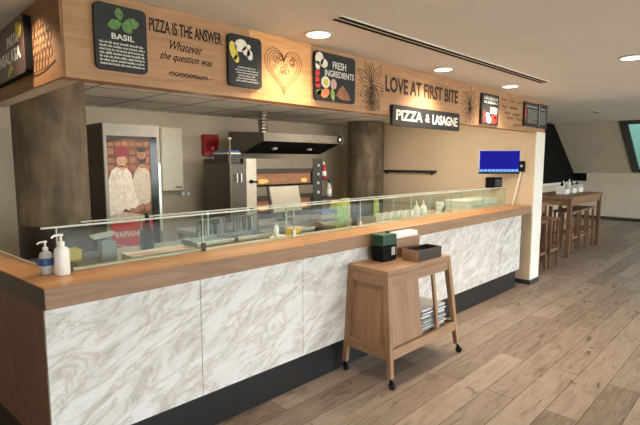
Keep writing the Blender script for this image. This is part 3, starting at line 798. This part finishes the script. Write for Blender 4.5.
# bottles on a shelf to the right of oven
t = thing('wall_shelf', 'narrow dark shelf post right of the oven', 'shelf', (4.75, 4.62, 0))
MB().box(0, .05, .2, .25, 0, 1.6).build('post', 'dark', t)
for i, z in enumerate((1.10, 1.36)): MB().box(-.06, .22, 0, .2495, z, z+.02, .002).build('shelf_board', 'dark', t) if False else MB().box(-.06, .2, 0, .1995, z, z+.02, .002).build('shelf_board', 'dark', t)
def bottle(x, y, z, lab, body, top, name='spray_bottle'):
    t = thing(name, lab, 'bottle', (x, y, z))
    MB().lathe([(0, 0), (.036, 0), (.04, .01), (.04, .13), (.03, .16), (.014, .185), (.014, .2)]).build('body', body, t, smooth=True)
    MB().lathe([(0, .2005), (.018, .2005), (.018, .235), (0, .24)]).build('cap', top, t, smooth=True)
    MB().lathe([(.0405, .04), (.0412, .04), (.0412, .11), (.0405, .11)]).build('paper_label', 'chalkw', t, smooth=True)
bottle(4.80, 4.70, 1.3805, 'red bottle with white label on the upper shelf by the oven', 'red', 'white')
bottle(4.90, 4.69, 1.1205, 'white bottle with dark cap on the lower shelf by the oven', 'chalkg', 'dark')
# wall shelf rail on tan wall
t = thing('wall_rail', 'thin dark rail shelf on the tan wall right of the column', 'shelf', (6.235, 3.72, 1.455))
MB().box(-.06, -.0005, 0, .99, 0, .035, .003).build('rail', 'darkb', t)
for y in (.06, .9): MB().box(-.04, -.0005, y, y+.02, -.03, -.0005).build('bracket', 'dark', t)
# monitor
ang = math.radians(44.83)
MC = Vector((6.04, 2.673, 1.62))
t = thing('wall_monitor', 'flat monitor with a blue screen on the tan wall', 'monitor', tuple(MC), -math.radians(45.17))
MB().box(-.278, .278, 0, .03, -.158, .158, .004).build('casing', 'lgrey', t)
s_ = MB().box(-.262, .262, -.0025, -.0002, -.135, .142).build('screen', 'screen', t)
mb = MB()
for i in range(10): mb.box(-.255+i*.0512, -.255+i*.0512+.044, -.0035, -.0028, -.13, -.098)
mb.build('screen_button', 'screenl', s_)
MB().box(-.278, .278, -.0035, -.0003, -.157, -.137).build('lower_bezel', 'black', t)
mb = MB().box(-.04, .04, .0305, .06, -.05, .05, .003).tube([(0, .05, 0), (.02, .07, 0), (.05, .10, 0)], .018); mb.build('bracket', 'dark', t)
t = thing('terminal', 'small black terminal box on the tan wall under the monitor', 'terminal', (6.19, 2.80, 1.335), -math.radians(45.17))
MB().box(-.115, .115, -.03, .03, -.068, .075, .006).build('casing', 'black', t)
MB().box(.0, .10, -.032, -.0302, -.045, .05).build('screen', 'dark', t)
t = thing('switch_box', 'slim black switch box on tan wall right of the monitor', 'switch', (6.2345, 2.45, 1.49))
MB().box(-.03, 0, -.035, .035, 0, .14, .004).build('casing', 'black', t)
MB().box(-.032, -.0302, -.015, .015, .06, .09).build('button', 'lgrey', t)
t = tag(MB().tube([(6.215, 2.462, 1.488), (6.212, 2.47, 1.42), (6.20, 2.51, 1.22), (6.185, 2.55, 1.0058)], .010).build('cable', 'white', smooth=True), 'white cable hanging from the black switch box to the counter', 'cable')
# small security camera on the kitchen ceiling
t = thing('security_camera', 'small white camera with black lens under the kitchen ceiling', 'camera', (1.13, 3.32, 2.2445))
MB().cyl((0, 0, -.02), (0, 0, -.0005), .035).build('mount', 'white', t, smooth=True)
MB().sphere((0, 0, -.045), .032).build('dome', 'white', t, smooth=True)
MB().cyl((-.005, -.01, -.07), (-.008, -.014, -.092), .018).build('lens', 'black', t)

# ================================================================== things on the counter
def pump(x, y, z, lab, s, body, grp=None):
    t = thing('soap_dispenser', lab, 'soap bottle', (x, y, z), math.radians(200))
    MB().lathe([(0, 0), (.033*s, 0), (.036*s, .008*s), (.036*s, .115*s), (.03*s, .135*s), (.014*s, .145*s), (.014*s, .15*s)]).build('bottle', body, t, smooth=True)
    p = MB().lathe([(0, .1505*s), (.016*s, .1505*s), (.016*s, .168*s), (.006*s, .17*s), (.006*s, .195*s), (.012*s, .197*s), (.012*s, .207*s), (0, .209*s)]).build('pump', 'white', t, smooth=True)
    MB().tube([(.008*s, 0, .202*s), (.035*s, 0, .203*s), (.05*s, 0, .194*s)], .005*s).build('spout', 'white', p)
    return t
pump(.722, 2.555, 1.0505, 'tall white soap pump bottle before the glass at counter corner', 1.0, 'white')
t = pump(.668, 2.625, 1.0505, 'smaller clear pump bottle with blue label behind white one', .82, 'lgrey')
MB().box(-.031, .031, -.031, .031, .045, .085, .006).build('paper_label', 'blue', t)
WS = 1.0055
def tub(x, y, z, lx, ly, h, lab, body, lid=None, cat='container', name='food_tub', rz=0, food=None):
    t = thing(name, lab, cat, (x, y, z), rz)
    mb = MB(); w = .004
    mb.box(-lx/2, lx/2, -ly/2, ly/2, 0, w); mb.box(-lx/2, lx/2, -ly/2, -ly/2+w, w+.0002, h); mb.box(-lx/2, lx/2, ly/2-w, ly/2, w+.0002, h)
    mb.box(-lx/2, -lx/2+w, -ly/2+w, ly/2-w, w+.0002, h); mb.box(lx/2-w, lx/2, -ly/2+w, ly/2-w, w+.0002, h)
    mb.box(-lx/2-.006, lx/2+.006, -ly/2-.006, -ly/2-.0002, h-.01, h); mb.box(-lx/2-.006, lx/2+.006, ly/2+.0002, ly/2+.006, h-.01, h)
    mb.build('tub', body, t)
    if food: MB().box(-lx/2+w+.001, lx/2-w-.001, -ly/2+w+.001, ly/2-w-.001, w+.001, h*.75, .006).build('contents', food, t)
    if lid: MB().box(-lx/2-.004, lx/2+.004, -ly/2-.004, ly/2+.004, h+.0005, h+.016, .004).build('lid', lid, t)
    return t
tub(.885, 2.95, WS, .085, .09, .10, 'yellow tub near the left end behind the glass', 'yellow', food='yellow')
# grey stand device
t = thing('label_printer', 'grey desktop device with slanted head behind left glass', 'device', (.975, 2.80, WS), math.radians(-8))
MB().box(-.11, .10, -.07, .09, 0, .035, .005).build('base', 'grey', t)
mb = MB(); mb.prism([(0.02, -.05, .036), (.10, -.05, .036), (.10, -.05, .15), (.05, -.05, .17), (.02, -.05, .16)], (0, .11, 0)); mb.build('body', 'grey', t)
mb = MB(); mb.prism([(-.02, -.055, .172), (.105, -.055, .19), (.105, -.055, .202), (-.02, -.055, .184)], (0, .12, 0)); mb.build('head', 'lgrey', t)
# white trays
t = tub(1.36, 2.80, WS, .42, .15, .05, 'long shallow white tray behind the glass left of black bottle', 'white', name='food_tray', cat='tray', food='pink')
# dark bottle
t = thing('vinegar_bottle', 'black bottle standing behind the glass before the red poster', 'bottle', (1.36, 2.96, WS))
MB().lathe([(0, 0), (.036, 0), (.038, .01), (.038, .15), (.014, .20), (.013, .255)]).build('bottle', 'black', t, smooth=True)
MB().lathe([(0, .2555), (.015, .2555), (.015, .28), (0, .282)]).build('cap', 'dark', t, smooth=True)
# steel gastronorm pans in the middle
pans = [(1.75, 'grey', 'steel pan with pale chopped topping behind the first glass joint'), (2.08, 'dark', 'steel pan of dark topping, second along the counter'), (2.62, 'pink', 'steel pan of pinkish topping before the oven')]
for x, f, lab in pans: tub(x, 2.885 if x > 2.5 else 2.86, WS, .22 if x > 2.5 else .29, .22, .075, lab, 'steel', name='topping_pan', cat='pan', food=f)
for k, (x, lab) in enumerate(((1.95, 'steel rack of dark tools behind the glass, nearer the fridge'), (2.28, 'steel rack of dark tools behind the glass, nearer the oven'))):
    t = thing('utensil_rack', lab, 'rack', (x, 3.13, WS))
    mb = MB().box(-.13, .13, -.03, .03, 0, .01)
    for i in (-.12, .12): mb.cyl((i, 0, .01), (i, 0, .17), .007)
    mb.tube([(-.12, 0, .17), (.12, 0, .17)], .007); mb.build('rack_frame', 'steeld', t)
    for i in range(4): MB().box(-.09+i*.055, -.06+i*.055, -.006, .006, .03, .162).build('utensil', ('dark', 'black', 'black', 'grey')[i], t)
# pale panel leaning near the oven
t = thing('screen_terminal', 'pale rectangular panel with dark edge leaning in front of the oven', 'panel', (3.25, 3.70, 1.0), 0)
mb = MB(); mb.prism([(-.2, 0, .10), (.2, 0, .10), (.2, .07, .36), (-.2, .07, .36)], (0, .018, -.004)); mb.build('panel', 'band2', t)
mb = MB(); mb.prism([(-.225, 0.0, .095), (-.201, 0.0, .095), (-.201, .07, .365), (-.225, .07, .365)], (0, .024, -.004)); mb.build('dark_edge', 'dark', t)
MB().box(-.08, .08, 0, .14, 0, .012, .003).cyl((0, .08, .012), (0, .075, .17), .02).build('stand', 'dark', t)
t = thing('work_table', 'stainless kitchen bench between the counter and the oven', 'bench', (2.1, 3.60, 0))
MB().box(0, 1.9, 0, .40, .96, .9995, .004).build('bench_top', 'steel', t)
for x in (.04, 1.86):
    for y in (.04, .36): MB().box(x-.02, x+.02, y-.02, y+.02, 0, .9515).build('leg', 'steel', t)
MB().box(.02, 1.88, .02, .38, .3, .32).build('shelf_board', 'steel', t) if False else None
# white shaker / post and cloth
t = thing('salt_shaker', 'slim white upright canister against the middle of the glass', 'shaker', (2.215, 2.662, 1.0505))
MB().lathe([(0, 0), (.017, 0), (.018, .004), (.018, .085), (.014, .095), (0, .097)]).build('canister', 'white', t, smooth=True)
MB().lathe([(0, .0975), (.013, .0975), (.011, .112), (0, .115)]).build('cap', 'lgrey', t, smooth=True)
t = tag(MB().sphere((0, 0, .026), .05, (1.3, .8, .5), 14).sphere((.07, .02, .02), .04, (1.2, .8, .5), 14).sphere((-.05, .01, .018), .035, (1.1, .9, .5), 12).build('cloth', 'paper', None, (2.31, 2.765, 1.0055), True), 'crumpled white cloth behind the glass by the yellow tub', 'cloth')
tub(2.47, 2.76, WS, .09, .08, .085, 'small yellow tub behind the middle of the glass', 'yellow', food='yellow')
# stack of clear tubs with blue lid
z = WS
for k, (f, lid, lab) in enumerate((('beard', None, 'clear tub with dark contents, lowest of the three stacked tubs'), ('pink', None, 'clear tub with pinkish contents, middle of the three stacked tubs'), ('pink', 'blue', 'clear tub with a blue lid on top of the tub stack'))):
    tub(2.86, 2.80, z, .18, .14, .06, lab, 'tub', lid, food=f); z += .0613
# yellow-green jars
def jar(x, y, z, r, h, lab, body, lid, name='jar', food=None):
    t = thing(name, lab, 'jar', (x, y, z))
    MB().lathe([(0, 0), (r*.92, 0), (r, .006), (r, h*.8), (r*.8, h*.88), (r*.8, h*.9)]).build('body', body, t, smooth=True)
    MB().lathe([(0, h*.9005), (r*.86, h*.9005), (r*.86, h), (0, h+.001)]).build('lid', lid, t, smooth=True)
jar(3.27, 3.0, WS, .085, .235, 'tall yellow-green jar behind the glass below the concrete column', 'leafl', 'yellow')
jar(3.50, 3.12, WS, .05, .25, 'tall yellow jar further back beside the yellow-green one', 'yellow', 'leafl')
jar(3.27, 2.80, WS, .027, .17, 'black pepper mill behind the glass by the yellow-green jar', 'black', 'dark', 'pepper_mill')
jar(3.98, 3.1, WS, .03, .22, 'slim yellow-green bottle behind the glass left of white cups', 'leafl', 'lemon', 'slim_bottle')
# white cups in rows
n = 0
cupl = ['white cup, nearest left of the row behind the glass', 'second white cup in the row behind the glass', 'third white cup in the row behind the glass', 'fourth white cup in the row behind the glass', 'last white cup in the row, next to squeeze bottles']
for i in range(5):
    t = thing('white_cup', cupl[i], 'cup', (3.66+.125*i, 2.80, WS), 0, 'white cups behind the glass')
    MB().lathe([(0, 0), (.036, 0), (.048, .105), (.046, .105), (.034, .006), (0, .006)]).build('cup', 'white', t, smooth=True)
    MB().lathe([(0, .06), (.0415, .06), (.0418, .066), (0, .068)]).build('contents', ('pink', 'bread', 'eggw', 'pink', 'tomato')[i], t, smooth=True)
for x, lab in ((4.50, 'white squeeze bottle with pointed tip, left of the two'), (4.64, 'white squeeze bottle with pointed tip, right of the two')):
    t = thing('squeeze_bottle', lab, 'bottle', (x-.14, 2.84, WS)); t.scale = (.85, .85, .85)
    MB().lathe([(0, 0), (.045, 0), (.048, .01), (.048, .11), (.04, .125)]).build('body', 'white', t, smooth=True)
    MB().lathe([(0, .1255), (.042, .1255), (.03, .15), (.012, .17), (.004, .225), (0, .226)]).build('nozzle', 'eggw', t, smooth=True)
t = thing('salad_plate', 'white plate of pale food beside the squeeze bottles', 'plate', (4.70, 2.87, WS))
MB().lathe([(0, 0), (.07, 0), (.125, .022), (.127, .025), (.07, .006), (0, .006)]).build('plate', 'white', t, smooth=True)
mb = MB(); rnd = random.Random(3)
for i in range(14): a = rnd.uniform(0, 6.28); r = rnd.uniform(0, .06); mb.sphere((r*math.cos(a), r*math.sin(a), .02+rnd.uniform(0, .02)), .02, (1.2, 1, .7), 8)
mb.build('food', 'pink', t, smooth=True)
t = thing('paper_cup', 'white mug with dark mark behind the glass right of bottles', 'cup', (4.92, 2.88, WS))
MB().lathe([(0, 0), (.045, 0), (.05, .14), (.047, .14), (.042, .006), (0, .006)]).build('cup', 'white', t, smooth=True)
MB().box(-.02, .02, -.056, -.0485, .03, .08, .003).build('printed_mark', 'dark', t)
for x, lx, lab in ((5.41, .42, 'large clear lidded box with white rim at the right of counter, left one'), (5.86, .42, 'large clear lidded box with white rim at the right of counter, right one')):
    t = tub(x, 2.825, WS, lx, .28, .13, lab, 'frost', 'tubw', name='display_box', cat='container', food='eggw')
tub(4.30, 2.695, WS, .62, .09, .045, 'long white tray of pinkish salad in front of the squeeze bottles', 'white', name='food_tray', cat='tray', food='pink')
t = tag(MB().sphere((0, 0, .022), .036, (1.3, .8, .6), 14).build('bread_roll', 'bread', None, (5.12, 2.72, 1.0055), True), 'small brown bread roll behind the glass near the right end', 'bread roll')

# ================================================================== tables and stools in the far room
def bar_table(x0, x1, y0, y1, h, label):
    t = thing('bar_table', label, 'table', (x0, y0, 0), 0, 'high wooden tables in the far room')
    W_, D_ = x1-x0, y1-y0
    MB().box(0, W_, 0, D_, h-.045, h, .004).build('tabletop', 'table', t)
    for x in (.05, W_-.05):
        for y in (.05, D_-.05): MB().box(x-.032, x+.032, y-.032, y+.032, 0, h-.0455, .003).build('leg', 'tablez', t)
    for y in (.05, D_-.05): MB().box(.0825, W_-.0825, y-.015, y+.015, h-.15, h-.0455).build('apron', 'table', t)
    for x in (.05, W_-.05): MB().box(x-.015, x+.015, .0825, D_-.0825, h-.15, h-.0455).build('apron', 'table', t)
    MB().box(.0825, W_-.0825, D_-.065, D_-.035, .2, .26).build('footrail', 'table', t)
    return t
bar_table(8.40, 10.25, 2.46, 3.25, 1.035, 'farther high wooden bar table beside the dark gable window')
bar_table(6.85, 7.88, 2.64, 3.3, .97, 'nearer high wooden table partly hidden behind the tan wall')
st = thing('bar_stool', 'nearest backless wooden bar stool, beside the tan wall end', 'stool', (7.58, 2.60, 0), 0, 'wooden bar stools at the high tables')
sh_ = .76
MB().box(-.19, .19, -.17, .17, sh_-.035, sh_, .006).build('seat', 'table', st)
for sx in (-1, 1):
    for sy in (-1, 1): MB().bar((sx*.175, sy*.155, 0), (sx*.16, sy*.14, sh_-.0355), .032, .032).build('leg', 'tablez', st)
for sy in (-1, 1): MB().box(-.146, .146, sy*.148-.012, sy*.148+.012, .25, .29).build('rung', 'table', st)
for sx in (-1, 1): MB().box(sx*.168-.012, sx*.168+.012, -.128, .128, .33, .37).build('rung', 'table', st)
for p_, lab in (((7.06, 2.60, 0), 'wooden bar stool mostly hidden behind the tan wall end'),
                ((9.06, 2.74, 0), 'wooden bar stool at the farther table, left of its three'),
                ((9.53, 2.74, 0), 'wooden bar stool at the farther table, middle of its three'),
                ((10.0, 2.74, 0), 'wooden bar stool at the farther table, right end of its three'),
                ((8.85, 3.45, 0), 'wooden bar stool on the window side of the farther table')):
    dup(st, p_, 0, lab)
# panel of dark red slats under the far table
t = thing('slatted_bench', 'dark red slatted end under the left of the farther table', 'bench', (8.50, 2.80, 0))
for i in range(4): MB().box(0, .03, i*.1, i*.1+.06, 0, .86).build('slat', 'reddark', t)
MB().box(.0305, .06, 0, .36, .2, .26).build('batten', 'reddark', t)
# condiments on the far table
def caddy(x, lab, items):
    t = thing('condiment_caddy', lab, 'caddy', (x, 2.86, 1.0355), 0, 'condiment caddies on the far table')
    mb = MB().box(-.12, .12, -.08, .08, 0, .01).box(-.12, .12, -.08, -.072, .0102, .09).box(-.12, .12, .072, .08, .0102, .09).box(-.12, -.112, -.0718, .0718, .0102, .15).box(.112, .12, -.0718, .0718, .0102, .15)
    mb.build('caddy_box', 'white', t)
    for i, (m_, hh) in enumerate(items):
        b_ = MB().lathe([(0, .0102), (.028, .0102), (.028, hh*.7), (.012, hh*.85), (.012, hh)], (-.07+.07*i, 0, 0)).build('bottle', m_, t, smooth=True)
caddy(9.2, 'white caddy with dark bottles on the farther table, left one', (('black', .25), ('white', .24), ('black', .22)))
caddy(9.6, 'white caddy with dark bottles on the farther table, middle one', (('white', .26), ('black', .24), ('green', .23)))
caddy(10.0, 'white caddy with dark bottles on the farther table, right one', (('black', .17), ('black', .2), ('white', .15)))

# ================================================================== light
w = bpy.data.worlds.new('World'); S.world = w; w.use_nodes = True
nt = w.node_tree; bg = nt.nodes['Background']; bg.inputs[1].default_value = 11.5
tc = nt.nodes.new('ShaderNodeTexCoord'); sx_ = nt.nodes.new('ShaderNodeSeparateXYZ'); nt.links.new(tc.outputs['Generated'], sx_.inputs[0])
cr = nt.nodes.new('ShaderNodeValToRGB'); cr.color_ramp.elements[0].position = .47; cr.color_ramp.elements[0].color = (.44, .47, .42, 1)
cr.color_ramp.elements[1].position = .56; cr.color_ramp.elements[1].color = (.86, .94, 1.0, 1)
ad = nt.nodes.new('ShaderNodeMath'); ad.operation = 'MULTIPLY_ADD'; ad.inputs[1].default_value = .5; ad.inputs[2].default_value = .5
nt.links.new(sx_.outputs['Z'], ad.inputs[0]); nt.links.new(ad.outputs[0], cr.inputs[0]); nt.links.new(cr.outputs[0], bg.inputs[0])
def spot(x, y, z, tx, ty, tz, power, size, blend, col=(1, .78, .55), r=.05):
    l = bpy.data.lights.new('spot', 'SPOT'); l.energy = power; l.spot_size = math.radians(size); l.spot_blend = blend; l.color = col; l.shadow_soft_size = r
    o = bpy.data.objects.new('downlight_beam', l); COL.objects.link(o); o.location = (x, y, z)
    o.rotation_euler = (Vector((tx, ty, tz))-Vector((x, y, z))).to_track_quat('-Z', 'Y').to_euler()
for x, y, p_ in ((2.05, 2.08, 50), (3.65, 2.10, 95), (4.95, 2.09, 85)):
    spot(x, y, 2.39, x, y+.2, 1.0, p_, 125, .8, (1, .8, .58), .09)
spot(4.26, .89, 2.39, 4.26, .89, 0, 30, 100, .6)
spot(.55, 2.68, 2.38, .66, 2.66, 1.0, 24, 120, .5)
for x, y, p_ in ((1.75, 2.9, 12), (3.4, 2.9, 13), (5.0, 2.9, 12)):  # added fill points without fixtures, brightening the kitchen ceiling and hood
    l = bpy.data.lights.new('ceiling_fill', 'POINT'); l.energy = p_; l.shadow_soft_size = .12; l.color = (1, .9, .76)
    o = bpy.data.objects.new('ceiling_fill_light', l); COL.objects.link(o); o.location = (x, y, 2.06)
for x, y, p_ in ((2.7, 3.7, 14), (4.8, 3.4, 18)):  # added area fill, no fixture modelled, lifts the dim kitchen walls
    l = bpy.data.lights.new('kitchen', 'AREA'); l.energy = p_; l.size = .5; l.color = (1, .9, .76)
    o = bpy.data.objects.new('kitchen_fill', l); COL.objects.link(o); o.location = (x, y, 2.235)

# ================================================================== camera
cam = bpy.data.cameras.new('camera'); co = bpy.data.objects.new('camera', cam); COL.objects.link(co)
co.location = (0, 0, 1.617); co.rotation_euler = (math.radians(90-6.185), 0, math.radians(44.833-90))
cam.sensor_width = 36; cam.lens = 466/640*36; cam.clip_start = .05
S.camera = co
vs = S.view_settings; vs.view_transform = 'Standard'; vs.look = 'None'; vs.gamma = 1; vs.use_curve_mapping = False; vs.exposure = 0.12
